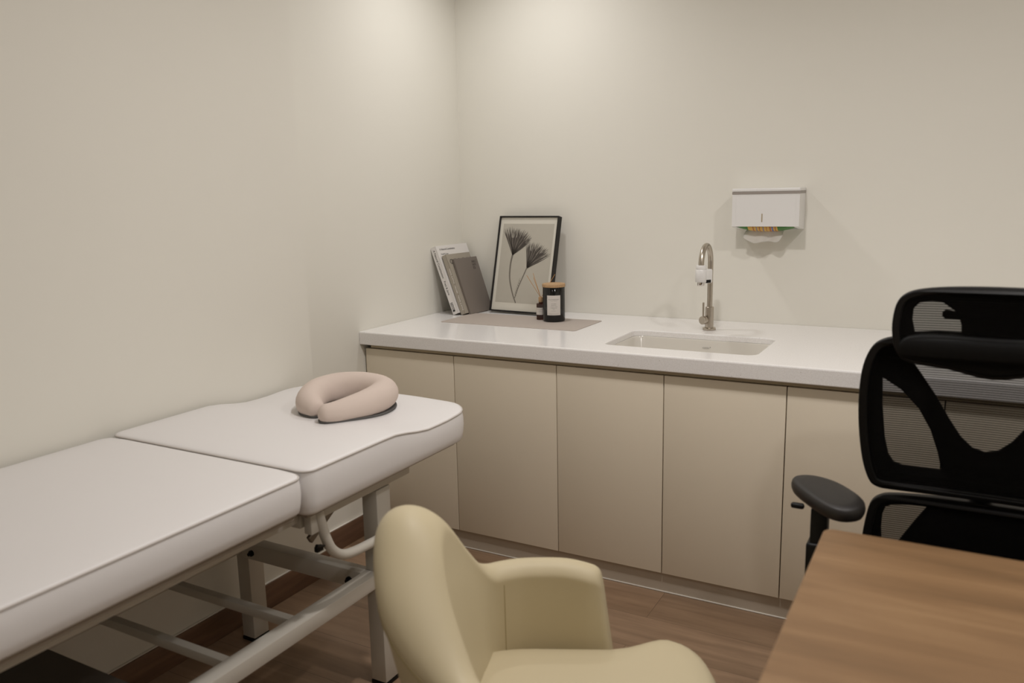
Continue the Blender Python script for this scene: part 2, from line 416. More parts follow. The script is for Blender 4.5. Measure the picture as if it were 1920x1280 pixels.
# outer shell going down too
outr = []
for off, z, r in [(0.022, zt-0.012, 0.05), (0.006, zt-0.014, 0.045), (0.002, zt-0.11, 0.045), (-0.02, zt-0.145, 0.05), (-0.10, zt-0.152, 0.045)]:
    outr.append([bm.verts.new((x, y, z)) for x, y in rrect(sx0-off, sx1+off, sy0-off, sy1+off, r, 6)])
for Rg in (rings, outr):
    for A, B in zip(Rg, Rg[1:]):
        n = len(A)
        for i in range(n): bm.faces.new((A[i], A[(i+1) % n], B[(i+1) % n], B[i]))
    bm.faces.new(Rg[-1])
bmesh.ops.remove_doubles(bm, verts=bm.verts, dist=1e-5)
obj('basin', bm, M_ceramic, t, 50)
obj('drain', lathe([(0, -0.002), (0.012, -0.002), (0.018, 0.003), (0.028, 0.003), (0.030, 0), (0.030, -0.008), (0, -0.008)], ((sx0+sx1)/2, (sy0+sy1)/2+0.02, zt-0.139)), M_chrome, t)
text('logo', 'COTTO', 0.0074, (1.219, sy1-0.0111, zt-0.030), (1, 0, 0), (0, 0.0, 1), M_inkgrey, t, 'LEFT', 0.85, 0.0, 0.0001)
obj('logo_mark', rbox((1.2455, sy1-0.0118, zt-0.0255), (1.2480, sy1-0.0105, zt-0.0230), 0.0005, 1), M_ink, t)

# cabinets: three two-door units and a last one behind the chair
YD = -0.731; ZB, ZTOP = 0.073, 0.745
seams = [0.006, 0.413, 0.83, 1.21, 1.588, 2.002, 2.41, 2.82, 3.44]
units = [(0, 2, 'beige two-door base cabinet in the left corner under the worktop'),
         (2, 4, 'beige two-door base cabinet directly below the sink'),
         (4, 6, 'beige two-door base cabinet beside the black mesh office chair'),
         (6, 8, 'beige two-door base cabinet at the right end behind the black mesh chair')]
for a, b, lab in units:
    x0, x1 = seams[a], seams[b]
    t = thing('base_cabinet', lab, 'cabinet', ((x0+x1)/2, -0.36, ZB), 'beige base cabinets')
    bm = bmesh.new(); w = 0.016; yb = YD+0.021; yk = -0.012
    rbox((x0+0.001, yb, ZB), (x0+w, yk, 0.742), 0, 1, bm); rbox((x1-w, yb, ZB), (x1-0.001, yk, 0.742), 0, 1, bm)
    rbox((x0+w, yb, ZB), (x1-w, yk, ZB+w), 0, 1, bm); rbox((x0+w, yk-0.006, ZB+w), (x1-w, yk, 0.742), 0, 1, bm)
    obj('carcass', bm, M_carc, t, 0)
    for k in range(a, b):
        g = 0.0016
        obj('door', rbox((seams[k]+g, YD, ZB), (seams[k+1]-g, YD+0.018, ZTOP), 0.0012, 2), M_door, t)
    obj('handle_channel', rbox((x0+(0.02 if a == 0 else 0.0), YD+0.010, 0.747), (x1, YD+0.020, 0.7635), 0.0, 1), M_gap, t, 0)
o = obj('plinth', rbox((0.014, -0.716, 0.0), (XR-0.014, -0.70, ZB-0.001), 0.001, 1), M_plinth)
tag(o, 'long greige plinth board under the beige base cabinets', 'plinth')
obj('sealant_bead', rbox((0.014, -0.7195, 0.0), (XR-0.014, -0.716, 0.0045), 0.001, 2), M_bead, o)

# ------------------------------------------------------------ faucet
fx, fy = 1.211, -0.222
t = thing('faucet', 'brushed steel gooseneck faucet standing behind the sink', 'faucet', (fx, fy, H))
obj('base_flange', lathe([(0, 0), (0.023, 0), (0.024, 0.001), (0.024, 0.007), (0.021, 0.009), (0, 0.009)], (fx, fy, H)), M_steel, t)
obj('body', lathe([(0, 0.008), (0.0155, 0.008), (0.0155, 0.0845), (0.0145, 0.0855), (0, 0.0855)], (fx, fy, H)), M_steel, t)
tx, ty, tz = 1.214, -0.352, 1.062
ax = (Vector((tx, ty, 0))-Vector((fx, fy, 0))); rr = ax.length/2; axn = ax.normalized()
path = [Vector((fx, fy, H+0.08+i*(1.066-H-0.08)/6)) for i in range(7)]
for k in range(1, 25):
    a = math.pi*k/24; c0 = Vector((fx, fy, 1.062))+axn*rr
    path.append(c0-axn*rr*math.cos(a)+Vector((0, 0, rr*math.sin(a)*1.0)))
obj('gooseneck_spout', tube(path, 0.0098, 20), M_steel, t, 60)
kd = Vector((-0.42, -0.91, 0)).normalized(); kb = Vector((fx, fy, H+0.038))
obj('knob', lathe([(0, 0.0), (0.0100, 0.0), (0.0100, 0.018), (0.0148, 0.0195), (0.0152, 0.021), (0.0152, 0.036), (0.0145, 0.037), (0, 0.037)], kb+Vector((-0.003, 0, 0)), 32, kd), M_steel, t)
lv = kb+kd*0.030+Vector((-0.003, 0, 0.012))
obj('lever', lathe([(0, 0), (0.0034, 0), (0.0034, 0.052), (0.0028, 0.054), (0, 0.054)], lv, 16), M_steel, t)
# clip-on sensor device on the spout tip
t = thing('faucet_sensor', 'small white automatic tap sensor with black window clipped on the faucet spout', 'tap sensor', (tx, ty, tz-0.07))
obj('collar', lathe([(0.0102, -0.012), (0.0172, -0.012), (0.0178, -0.010), (0.0178, 0.001), (0.0165, 0.003), (0.0102, 0.003)], (tx, ty, tz-0.002)), M_plast, t)
ang = math.radians(58); bd = Vector((math.cos(ang), math.sin(ang), 0)); bs = Vector((math.sin(ang), -math.cos(ang), 0))
mt = frame_mtx((tx, ty, tz), bd, Vector((0, 0, 1)).cross(bd))
bm = bmesh.new(); rbox((-0.004, -0.0175, -0.063), (0.040, 0.0175, -0.0135), 0.006, 4, bm, mt)
lathe([(0, -0.058), (0.0185, -0.058), (0.0200, -0.056), (0.0200, -0.016), (0.0185, -0.014), (0, -0.014)], (tx, ty, tz), 32, None, bm)
obj('housing', bm, M_plast, t)
rw = mt.to_3x3()
obj('sensor_window', rbox((0.008, -0.0182, -0.061), (0.030, -0.0160, -0.0500), 0.0006, 2, None, mt), M_black, t)
obj('nozzle', lathe([(0, -0.002), (0.0095, -0.002), (0.0115, -0.004), (0.0125, 0.0), (0.0125, 0.012), (0, 0.012)], (tx, ty, tz-0.067)), M_chrome, t)

# ------------------------------------------------------------ tissue dispenser
dx0, dx1, dyf = 1.256, 1.494, -0.112
t = thing('tissue_dispenser', 'white wall-mounted tissue dispenser with grey stripe above the faucet', 'tissue dispenser', ((dx0+dx1)/2, 0, 1.17))
zf = 1.187; zs = 1.176
bm = bmesh.new()
# side silhouettes: front panel, side walls a little lower towards the wall, open bottom slot
def quadprism(pts, x0, x1):
    b = bmesh.new(); A = [b.verts.new((x0, y, z)) for y, z in pts]; B = [b.verts.new((x1, y, z)) for y, z in pts]
    b.faces.new(A); b.faces.new(B[::-1]); n = len(pts)
    for i in range(n): b.faces.new((A[i], A[(i+1) % n], B[(i+1) % n], B[i]))
    return b
solid = [(dyf, 1.303), (dyf, zf), (dyf+0.008, zf-0.003), (-0.004, zs-0.004), (-0.0005, zs-0.004), (-0.0005, 1.303)]
hollow = [(dyf, 1.303), (dyf, zf), (dyf+0.0045, zf-0.001), (dyf+0.0045, 1.2185), (-0.009, 1.2185), (-0.009, zs-0.004), (-0.0005, zs-0.004), (-0.0005, 1.303)]
for prof, xa, xb in ((solid, dx0, dx0+0.016), (hollow, dx0+0.016, dx1-0.016), (solid, dx1-0.016, dx1)):
    merge(bm, quadprism(prof, xa, xb))
# raised frame on the front
for lo, hi in (((dx0+0.012, zf+0.012), (dx0+0.0135, 1.290)), ((dx1-0.0135, zf+0.012), (dx1-0.012, 1.290))):
    rbox((lo[0], dyf-0.0006, lo[1]), (hi[0], dyf+0.001, hi[1]), 0, 1, bm)
obj('housing', bm, M_plast, t, 30)
obj('stripe', rbox((dx0-0.001, dyf-0.002, 1.303), (dx1+0.001, -0.0005, 1.3115), 0.0008, 1), M_greystrip, t)
obj('lid', rbox((dx0-0.002, dyf-0.003, 1.3115), (dx1+0.002, -0.0005, 1.324), 0.004, 3), M_plast, t)
obj('level_slot', rbox((1.3625, dyf-0.0008, 1.2025), (1.3665, dyf+0.001, 1.2325), 0.0004, 1), M_slot, t)
# green packet inside, sagging through the opening, with printed band
tp = thing('tissue_packet', 'green tissue packet with yellow printed band poking out of the white dispenser bottom', 'tissue packet', (1.375, -0.06, 1.17))
def packet(xa, xb, yo, m, name, par, th=0.0):
    b = bmesh.new(); nx, ny = 40, 10; g = []
    for i in range(nx+1):
        x = xa+(xb-xa)*i/nx; u = (x-1.375)/0.102; s = max(0, 1-u*u)**0.5 if abs(u) < 1 else 0
        row = []
        for j in range(ny+1):
            v = -1+2*j/ny; y = -0.058+v*0.047
            row.append((x, y, 1.186-(0.0185*s)*(1-abs(v)**4)-th))
        g.append(row)
    lo = [[b.verts.new(p) for p in r] for r in g]
    hi = [[b.verts.new((p[0], p[1], max(p[2], 1.186)+0.03 if not th else p[2]+0.0004)) for p in r] for r in g]
    for G in (lo, hi):
        for i in range(nx):
            for j in range(ny): b.faces.new((G[i][j], G[i+1][j], G[i+1][j+1], G[i][j+1]))
    def wall(a, c):
        for i in range(len(a)-1): b.faces.new((a[i], a[i+1], c[i+1], c[i]))
    wall(lo[0], hi[0]); wall(lo[-1], hi[-1]); wall([r[0] for r in lo], [r[0] for r in hi]); wall([r[-1] for r in lo], [r[-1] for r in hi])
    return obj(name, b, m, par, 50)
packet(1.275, 1.475, 0, M_green, 'wrapper', tp)
packet(1.312, 1.418, 0, M_yellow, 'printed_band', tp, 0.0008)
for x, w, m_, nm in [(1.330, 0.003, M_red, 'printed_motif'), (1.342, 0.0025, M_blue, 'printed_motif'), (1.353, 0.003, M_red, 'printed_motif'), (1.366, 0.003, M_blue, 'printed_motif'),
                 (1.378, 0.002, M_red, 'printed_motif'), (1.390, 0.004, M_red, 'printed_motif'), (1.397, 0.006, M_blue, 'printed_motif'), (1.409, 0.003, M_red, 'printed_motif')]:
    packet(x, x+w, 0, m_, nm, tp, 0.0014)
# tissue hanging
bm = bmesh.new(); nx, nz = 34, 12; G = []
bottom = catmull([(0, 0.62, 0), (0.10, 0.80, 0), (0.26, 1.0, 0), (0.45, 0.93, 0), (0.65, 0.88, 0), (0.84, 0.93, 0), (0.93, 0.78, 0), (1.0, 0.42, 0)], 10)
def bot(u):
    for a, b in zip(bottom, bottom[1:]):
        if a.x <= u <= b.x+1e-6 and b.x > a.x: return a.y+(b.y-a.y)*(u-a.x)/(b.x-a.x)
    return 0.5
for i in range(nx+1):
    u = i/nx; row = []
    for j in range(nz+1):
        v = j/nz; z = 1.178-0.0030-v*0.052*bot(u)
        x0 = 1.302-0.010*math.sin(min(1, v*1.3)*math.pi/2); x1 = 1.436-0.004*v
        x = x0+(x1-x0)*u
        y = -0.06-0.012*v-0.004*math.sin(u*15+v*2)*v-0.006*math.sin(u*6+1)*v
        row.append(bm.verts.new((x, y, z)))
    G.append(row)
for i in range(nx):
    for j in range(nz): bm.faces.new((G[i][j], G[i+1][j], G[i+1][j+1], G[i][j+1]))
o = obj('tissue_sheet', bm, M_tissue, None, 60); sm = o.modifiers.new('s', 'SOLIDIFY'); sm.thickness = 0.0004
tag(o, 'white tissue sheet hanging from the slot of the wall dispenser', 'tissue')

# ------------------------------------------------------------ desk mat and objects on it
MT = 0.0022
o = finish('counter_mat', plate([rrect(0.163, 0.767, -0.441, -0.178, 0.010, 5)], MT, Matrix.Translation((0, 0, H+MT/2)), 0.0006), M_mat, None, 30)
tag(o, 'flat taupe rectangular mat lying on the white worktop under the picture frame', 'mat')

# picture frame leaning on the wall
ph, th = math.radians(-4.45), math.radians(13.9)
d = Vector((math.cos(ph), math.sin(ph), 0)); nn = Vector((-math.sin(ph), math.cos(ph), 0))
up = Vector((0, 0, math.cos(th)))+nn*math.sin(th); bk = nn*math.cos(th)-Vector((0, 0, math.sin(th)))
FW, FH, FT = 0.300, 0.417, 0.028
B0 = Vector((0.212, -0.131, H+MT+0.0006+FT*math.sin(th)))
fm = Matrix((d, up, -bk)).transposed().to_4x4(); fm.translation = B0      # local x right, y up, z towards viewer
t = thing('picture_frame', 'thin black frame with grey botanical print of two feathery flower heads leaning on the wall', 'picture frame', (B0.x+FW/2*d.x, B0.y, H))
bm = bmesh.new(); w = 0.0055
for lo, hi in (((0, 0, -FT), (w, FH, 0)), ((FW-w, 0, -FT), (FW, FH, 0)), ((w, 0, -FT), (FW-w, w, 0)), ((w, FH-w, -FT), (FW-w, FH, 0))):
    rbox(lo, hi, 0.0008, 1, bm, fm)
obj('frame_moulding', bm, M_fram, t, 30)
obj('backing', rbox((w, w, -FT+0.002), (FW-w, FH-w, -0.010), 0, 1, None, fm), M_board, t, 0)
obj('mount', rbox((w, w, -0.0099), (FW-w, FH-w, -0.008), 0, 1, None, fm), M_mount, t, 0)
px0, px1, py0, py1 = 0.021, FW-0.021, 0.040, FH-0.033
pr = obj('print', rbox((px0, py0, -0.008), (px1, py1, -0.0076), 0, 1, None, fm), M_print, t, 0)
PWd, PHt = px1-px0, py1-py0
def pp(u, v, z=0): return fm @ Vector((px0+u*PWd, py0+v*PHt, -0.0074+z))
def blade(bm, pts, w0, w1, z):
    """thin tapered stroke through (u,v) points on the print"""
    P = catmull([(u, v, 0) for u, v in pts], 5); n = len(P); prev = None
    for i, p in enumerate(P):
        q = P[min(i+1, n-1)]-P[max(i-1, 0)]; q = Vector((q.x*PWd, q.y*PHt, 0)).normalized(); nx_ = Vector((-q.y, q.x, 0))
        ww = w0+(w1-w0)*(i/(n-1)); ww *= 0.5
        a = fm @ (Vector((px0+p.x*PWd, py0+p.y*PHt, -0.0075+z))+nx_*ww); b = fm @ (Vector((px0+p.x*PWd, py0+p.y*PHt, -0.0075+z))-nx_*ww)
        cur = (bm.verts.new(a), bm.verts.new(b))
        if prev: bm.faces.new((prev[0], prev[1], cur[1], cur[0]))
        prev = cur
rnd = random.Random(3)
def head(cx, cy, a0, a1, R0, Rl, n, namem):
    bd, bm2 = bmesh.new(), bmesh.new()
    for k in range(n):
        f = k/(n-1); a = math.radians(a0+(a1-a0)*f+rnd.uniform(-1.5, 1.5)); L_ = Rl(f)*rnd.uniform(0.86, 1.05)
        asp = PWd/PHt
        ex, ey = cx+math.cos(a)*L_/PWd, cy+math.sin(a)*L_/PHt
        bend = rnd.uniform(-0.02, 0.02)
        mx_, my_ = cx+math.cos(a+bend*3)*L_*0.55/PWd, cy+math.sin(a+bend*3)*L_*0.55/PHt
        blade(bd if k % 3 else bm2, [(cx, cy), (mx_, my_), (ex, ey)], 0.0075, 0.0003, 0.0001+0.00002*(k % 7))
    # calyx body
    return bd, bm2
A = head(0.250, 0.610, 121, 34, 0, lambda f: 0.122-0.010*f, 84, 0)
B_ = head(0.565, 0.450, 101, 28, 0, lambda f: 0.102+0.024*f, 78, 0)
def fan(bm, cx, cy, a0, a1, r, z):
    vs = [bm.verts.new(pp(cx, cy-0.012, z))]
    for k in range(17):
        a = math.radians(a0+(a1-a0)*k/16); q = r*(1 if k % 2 else 0.86); vs.append(bm.verts.new(pp(cx+math.cos(a)*q/PWd, cy+math.sin(a)*q/PHt, z)))
    bm.faces.new(vs)
dk = bmesh.new(); merge(dk, A[0]); merge(dk, B_[0]); fan(dk, 0.250, 0.605, 116, 37, 0.080, 0.0); fan(dk, 0.565, 0.445, 99, 32, 0.078, 0.0)
md = bmesh.new(); merge(md, A[1]); merge(md, B_[1])
def pobj(name, bm, m): o = obj(name, bm, m, pr, 0); return o
pobj('flower_heads', dk, M_petal); pobj('pale_bracts', md, M_petal2)
st = bmesh.new(); blade(st, [(0.250, 0.61), (0.228, 0.48), (0.245, 0.30), (0.33, 0.12), (0.415, 0.0)], 0.0085, 0.0050, 0.0001)
blade(st, [(0.565, 0.455), (0.50, 0.33), (0.43, 0.19), (0.385, 0.06)], 0.0055, 0.0040, 0.00012)
for k in range(7):
    v = 0.09+0.03*k; u = 0.405+0.35*(v-0.07)*0.9; blade(st, [(u, v), (u-0.035, v+0.02), (u-0.005, v+0.045)], 0.0018, 0.0008, 0.00014)
pobj('stems', st, M_stem)

# candle jar
cx, cy = 0.588, -0.252; z0 = H+MT+0.0004
t = thing('candle_jar', 'black glass candle jar with cork lid and white label in front of the picture frame', 'candle', (cx, cy, z0))
obj('jar', lathe([(0, 0), (0.040, 0), (0.0435, 0.002), (0.0445, 0.006), (0.0445, 0.136), (0.0435, 0.1375), (0.041, 0.1375), (0.041, 0.12), (0, 0.12)], (cx, cy, z0), 64), M_darkglass, t, 40)
obj('cork_lid', lathe([(0, 0.121), (0.0405, 0.121), (0.0405, 0.1378), (0.0455, 0.1378), (0.0462, 0.139), (0.0462, 0.149), (0.0452, 0.1505), (0, 0.1505)], (cx, cy, z0), 64), M_cork, t, 40)
la0 = -1.1325    # label turned towards the room
def curved(bm_or_me, r, cxx, cyy, aoff):
    for v in bm_or_me.vertices:
        a = aoff+v.co.x/r; rr_ = r+v.co.z; v.co = Vector((cxx+rr_*math.cos(a), cyy+rr_*math.sin(a), v.co.y))
def wraplabel(x0, x1, zlo, zhi, r, cxx, cyy, aoff, m, par, name='label'):
    b = bmesh.new(); n = 24
    A = [b.verts.new((x0+(x1-x0)*i/n, zlo, 0)) for i in range(n+1)]; D = [b.verts.new((x0+(x1-x0)*i/n, zhi, 0)) for i in range(n+1)]
    for i in range(n): b.faces.new((A[i], A[i+1], D[i+1], D[i]))
    me = bpy.data.meshes.new(name); b.to_mesh(me); b.free(); curved(me, r, cxx, cyy, aoff); return finish(name, me, m, par, 60)
def wraptext(s, size, x, z, r, cxx, cyy, aoff, m, par, sp=1.0, name='lettering', bold=0.0):
    cu = bpy.data.curves.new('t', 'FONT'); cu.body = s; cu.size = size; cu.align_x = 'CENTER'; cu.space_character = sp; cu.resolution_u = 2; cu.offset = bold
    o = bpy.data.objects.new('t', cu); C.objects.link(o); me = eval_mesh(o); bpy.data.objects.remove(o); bpy.data.curves.remove(cu)
    for v in me.vertices: v.co = Vector((v.co.x+x, v.co.y+z, 0.0))
    curved(me, r, cxx, cyy, aoff); return finish(name, me, m, par, 0)
lb = wraplabel(-0.028, 0.028, z0+0.028, z0+0.107, 0.0448, cx, cy, la0, M_label, t)
for s, sz, zz in [('BLUE MANDARIN', 0.0053, 0.089), ('SCENTED SOY CANDLE', 0.0024, 0.0845), ('TANGERINE', 0.0036, 0.073), ('PEPPERMINT', 0.0036, 0.067), ('LAVENDER & AMBER', 0.0030, 0.061),
                  ('SANDALWOOD', 0.0034, 0.0555), ('MUSK', 0.0028, 0.0515), ('NET WT 200 G', 0.0026, 0.044), ('HANDMADE IN SMALL BATCHES', 0.0026, 0.0330)]:
    wraptext(s, sz, 0, z0+zz, 0.04498, cx, cy, la0, M_inkgrey, lb, 1.05)

# reed diffuser
bx, by = 0.5225, -0.238
t = thing('reed_diffuser', 'small amber glass reed diffuser bottle with cork standing left of the candle jar', 'reed diffuser', (bx, by, z0))
oct_ = 8
def octbody(prof, seg=8):
    b = lathe(prof, (0, 0, 0), seg); bmesh.ops.rotate(b, verts=b.verts, cent=(0, 0, 0), matrix=Matrix.Rotation(math.radians(22.5+28), 3, 'Z')); bmesh.ops.translate(b, verts=b.verts, vec=(bx, by, z0)); return b
obj('bottle', octbody([(0, 0), (0.0185, 0), (0.0200, 0.002), (0.0200, 0.064), (0.0185, 0.0665), (0.0100, 0.0675), (0.0095, 0.070), (0.0095, 0.074), (0.007, 0.074), (0.007, 0.066), (0.0165, 0.063), (0.0165, 0.003), (0, 0.003)]), M_amber, t, 20)
obj('oil', lathe([(0, 0.004), (0.0150, 0.004), (0.0150, 0.055), (0, 0.055)], (bx, by, z0), 24), M_amber, t)
obj('cork_stopper', lathe([(0, 0.0705), (0.0088, 0.0705), (0.0098, 0.0745), (0.0102, 0.090), (0.0096, 0.0915), (0, 0.0915)], (bx, by, z0), 28), M_cork, t)
la1 = -1.0966
lb = wraplabel(-0.021, 0.021, z0+0.021, z0+0.050, 0.0206, bx, by, la1-0.25, M_label, t)
for s, sz, zz in [('BLUE MANDARIN', 0.0030, 0.0435), ('REED DIFFUSER', 0.0018, 0.040), ('TANGERINE', 0.0022, 0.035), ('PEPPERMINT', 0.0022, 0.032), ('100 ML', 0.0020, 0.025)]:
    wraptext(s, sz, 0, z0+zz, 0.0208, bx, by, la1-0.25, M_inkgrey, lb, 1.05)
neck = Vector((bx, by, z0+0.088))
REEDS = [(0.4706, -0.26, 0.9964), (0.4816, -0.225, 1.0021), (0.4962, -0.25, 0.9875), (0.576, -0.215, 0.9995)]
for q in REEDS:
    q = Vector(q); dr = (q-neck).normalized(); base = neck-dr*0.010
    obj('reed', tube([base, q], 0.0010, 8), M_reed, t)

# ------------------------------------------------------------ books leaning against the left wall
def book(name, lab, bx, by, ph, th, tk, wd, ht, mc, group='books leaning in the corner', lift=0.0):
    x = Vector((math.cos(ph), math.sin(ph), 0)); y = Vector((-math.sin(ph), math.cos(ph), 0)); z = Vector((0, 0, 1))
    up = z*math.cos(th)-x*math.sin(th); nr = x*math.cos(th)+z*math.sin(th)
    m = Matrix((nr, y, up)).transposed().to_4x4(); m.translation = Vector((bx, by, H+0.0004+lift))
    t = thing(name, lab, 'book', m.translation.copy(), group)
    bm = bmesh.new(); ct = min(0.0016, tk*0.15)
    rbox((0, 0, 0), (ct, wd, ht), 0.0003, 1, bm, m); rbox((tk-ct, 0, 0), (tk, wd, ht), 0.0003, 1, bm, m); rbox((0, 0, 0), (tk, ct, ht), 0.0003, 1, bm, m)
    obj('cover', bm, mc, t, 0)
    obj('page_block', rbox((ct, ct, 0.002), (tk-ct, wd-0.003, ht-0.002), 0, 1, None, m), M_pages, t, 0)
    return t, m
t, m = book('book', 'thick white book with black spine box, leaning on the left wall behind the others', 0.108, -0.259, -0.039, 0.372, 0.029, 0.236, 0.304, M_paperwhite)
def P3(m, *a): return m @ Vector(a)
X, Y_, Z_ = (m.to_3x3() @ Vector(v) for v in ((1, 0, 0), (0, 1, 0), (0, 0, 1)))
text('spine_lettering', 'A Natural Constitution', 0.0135, P3(m, 0.0105, -0.0003, 0.290), -Z_, X, M_ink, t, 'LEFT', 1.0)
text('spine_lettering', 'Fred & Jane', 0.0135, P3(m, 0.0105, -0.0003, 0.150), -Z_, X, M_ink, t, 'LEFT', 1.0)
text('cover_lettering', 'A Natural Constitution', 0.0120, P3(m, 0.0293, 0.022, 0.283), Y_, Z_, M_ink, t, 'LEFT', 1.0)
text('cover_lettering', 'Fred & Jane', 0.0115, P3(m, 0.0293, 0.022, 0.262), Y_, Z_, M_inkgrey, t, 'LEFT', 1.0)
lg = obj('spine_logo', rbox((0.006, -0.0005, 0.012), (0.0175, 0.0, 0.052), 0, 1, None, m), M_ink, t, 0)
text('logo_lettering', 'PARK', 0.0125, P3(m, 0.0075, -0.0008, 0.0495), -Z_, X, M_paperwhite, lg, 'LEFT', 1.0, 0.0003)
t, m = book('book', 'medium greige book with spaced capitals on its cover, leaning between two others', 0.1415, -0.247, -0.06, 0.362, 0.022, 0.176, 0.267, M_greige)
X, Y_, Z_ = (m.to_3x3() @ Vector(v) for v in ((1, 0, 0), (0, 1, 0), (0, 0, 1)))
text('cover_lettering', 'C E R E A L', 0.030, P3(m, 0.0223, 0.014, 0.224), Y_, Z_, M_ink, t, 'LEFT', 1.15)
text('spine_lettering', 'TRAVEL & STYLE   VOLUME   TRAVEL & STYLE', 0.0075, P3(m, 0.0155, -0.0003, 0.205), -Z_, X, M_silver, t, 'LEFT', 1.25, 0.0003)
t, m = book('book', 'slim dark taupe book with small capitals in the top corner, frontmost of the three', 0.1655, -0.222, -0.09, 0.345, 0.0085, 0.165, 0.249, M_taupe)
X, Y_, Z_ = (m.to_3x3() @ Vector(v) for v in ((1, 0, 0), (0, 1, 0), (0, 0, 1)))
text('cover_lettering', 'ARC\nHIV\nES', 0.0165, P3(m, 0.0088, 0.118, 0.222), Y_, Z_, M_inkbrown, t, 'LEFT', 1.1, 0.0, 0.0002, 0.85)

# ------------------------------------------------------------ treatment bed
BX0, BX1, YS, YE, YFt = 0.112, 0.790, -1.905, -1.205, -3.05
t = thing('treatment_bed', 'white padded treatment bed with cream steel frame along the left wall', 'treatment bed', ((BX0+BX1)/2, -2.1, 0))
def ss(a, b, x):
    k = min(1, max(0, (x-a)/(b-a))); return k*k*(3-2*k)
def ztop_head(x, y):
    e = min(x-BX0, BX1-x); w = 1-ss(0.0, 0.24, e)
    d_ = 0.024*ss(-1.60, -1.42, y)-0.006*ss(-1.36, -1.24, y)
    crown = 0.006*ss(0, 0.06, e)*ss(0, 0.05, y-YS)
    return 0.733-d_*w*(1.0)-0.012*ss(-1.60, -1.35, y)*(1-w)+crown*0.6
def ztop_foot(x, y):
    e = min(x-BX0, BX1-x); return 0.728+0.004*ss(0, 0.06, e)
def mattress(x0, x1, y0, y1, rad, zb, zt, name, ins_seq=(0, .004, .012, .03, .06, .10, .16, .22, .28, .325)):
    bm = bmesh.new(); rings = []
    base = lambda i: [min(max(r-i, 0.004), 1) for r in rad]
    def ring(i, zf, dense=0.045):
        pts = rrect(x0+i, x1-i, y0+i, y1-i, base(i), 6)
        out = []; n = len(pts)
        for k in range(n):
            a, b = Vector(pts[k]), Vector(pts[(k+1) % n]); out.append(a)
            L0 = segs[k]
            for j in range(1, L0): out.append(a.lerp(b, j/L0))
        return [bm.verts.new((p.x, p.y, zf(p.x, p.y))) for p in out]
    p0 = rrect(x0, x1, y0, y1, rad, 6); n0 = len(p0)
    segs = [max(1, int((Vector(p0[(k+1) % n0])-Vector(p0[k])).length/0.045)) for k in range(n0)]
    def lerpz(f): return lambda x, y: zb+(zt(x, y)-0.004-zb)*f
    for i, f in [(0.05, -0.001), (0.018, 0.0), (0.006, 0.03), (0.001, 0.10), (-0.002, 0.3), (-0.004, 0.55), (-0.003, 0.8), (0.0, 0.96)]:
        rings.append(ring(i, lerpz(f)))
    rings.append(ring(0.001, lambda x, y: zt(x, y)-0.003))
    for k, i in enumerate(ins_seq[1:]):
        dz = [0.0005, 0, 0, 0, 0, 0, 0, 0, 0][k]
        rings.append(ring(i, lambda x, y: zt(x, y)-dz))
    for A, B in zip(rings, rings[1:]):
        n = len(A)
        for i in range(n): bm.faces.new((A[i], A[(i+1) % n], B[(i+1) % n], B[i]))
    bm.faces.new(rings[0]); bm.faces.new(rings[-1])
    o = obj(name, bm, M_vinyl, t, 0)
    for p in o.data.polygons: p.use_smooth = True
    # piping round the top edge
    pts = []
    for k in range(n0):
        a, b = Vector(p0[k]), Vector(p0[(k+1) % n0]); pts.append(a)
        for j in range(1, segs[k]): pts.append(a.lerp(b, j/segs[k]))
    path = []
    cxm, cym = (x0+x1)/2, (y0+y1)/2
    for p in pts:
        path.append(Vector((p.x, p.y, zt(p.x, p.y)-0.0045)))
    cl = [path[0]]
    for q in path[1:]:
        if (q-cl[-1]).length > 0.0015: cl.append(q)
    obj('piping', tube(cl, 0.0026, 8, True), M_pipe, o, 60)
    return o
mattress(BX0, BX1, YS+0.006, YE, [0.085, 0.10, 0.03, 0.03], 0.622, ztop_head, 'head_cushion')
mattress(BX0, BX1, YFt, YS-0.004, [0.028, 0.028, 0.05, 0.05], 0.640, ztop_foot, 'seat_cushion')
# boards and rails beneath the cushions
obj('cushion_board', rbox((BX0+0.03, YS+0.03, 0.609), (BX1-0.03, YE-0.06, 0.6215), 0.002, 1), M_board, t)
obj('cushion_board', rbox((BX0+0.03, YFt+0.03, 0.625), (BX1-0.02, YS-0.02, 0.6395), 0.002, 1), M_board, t)
LX = [(0.169, 0.219), (0.667, 0.717)]
def beam(name, lo, hi, m=M_metal, r=0.003): return obj(name, rbox(lo, hi, r, 2), m, t)
for a, b in LX:
    beam('head_rail', (a+0.002, YS+0.05, 0.567), (b-0.002, -1.425, 0.6085))
    beam('side_rail', (a, -2.98, 0.585), (b, YS+0.047, 0.6245))
beam('cross_rail', (0.21, -1.56, 0.567), (0.68, -1.53, 0.60)); beam('cross_rail', (0.21, YS-0.03, 0.585), (0.68, YS, 0.62)); beam('cross_rail', (0.21, -2.97, 0.585), (0.68, -2.93, 0.62))
for a, b in LX:
    for y0 in (-1.577, -2.90):
        lg = obj('leg', rbox((a, y0, 0.012), (b, y0+0.058, 0.566 if y0 > -2 else 0.584), 0.003, 2), M_metal, t)
        obj('foot_cap', rbox((a-0.001, y0-0.001, 0.0), (b+0.001, y0+0.059, 0.012), 0.002, 2), M_black, lg)
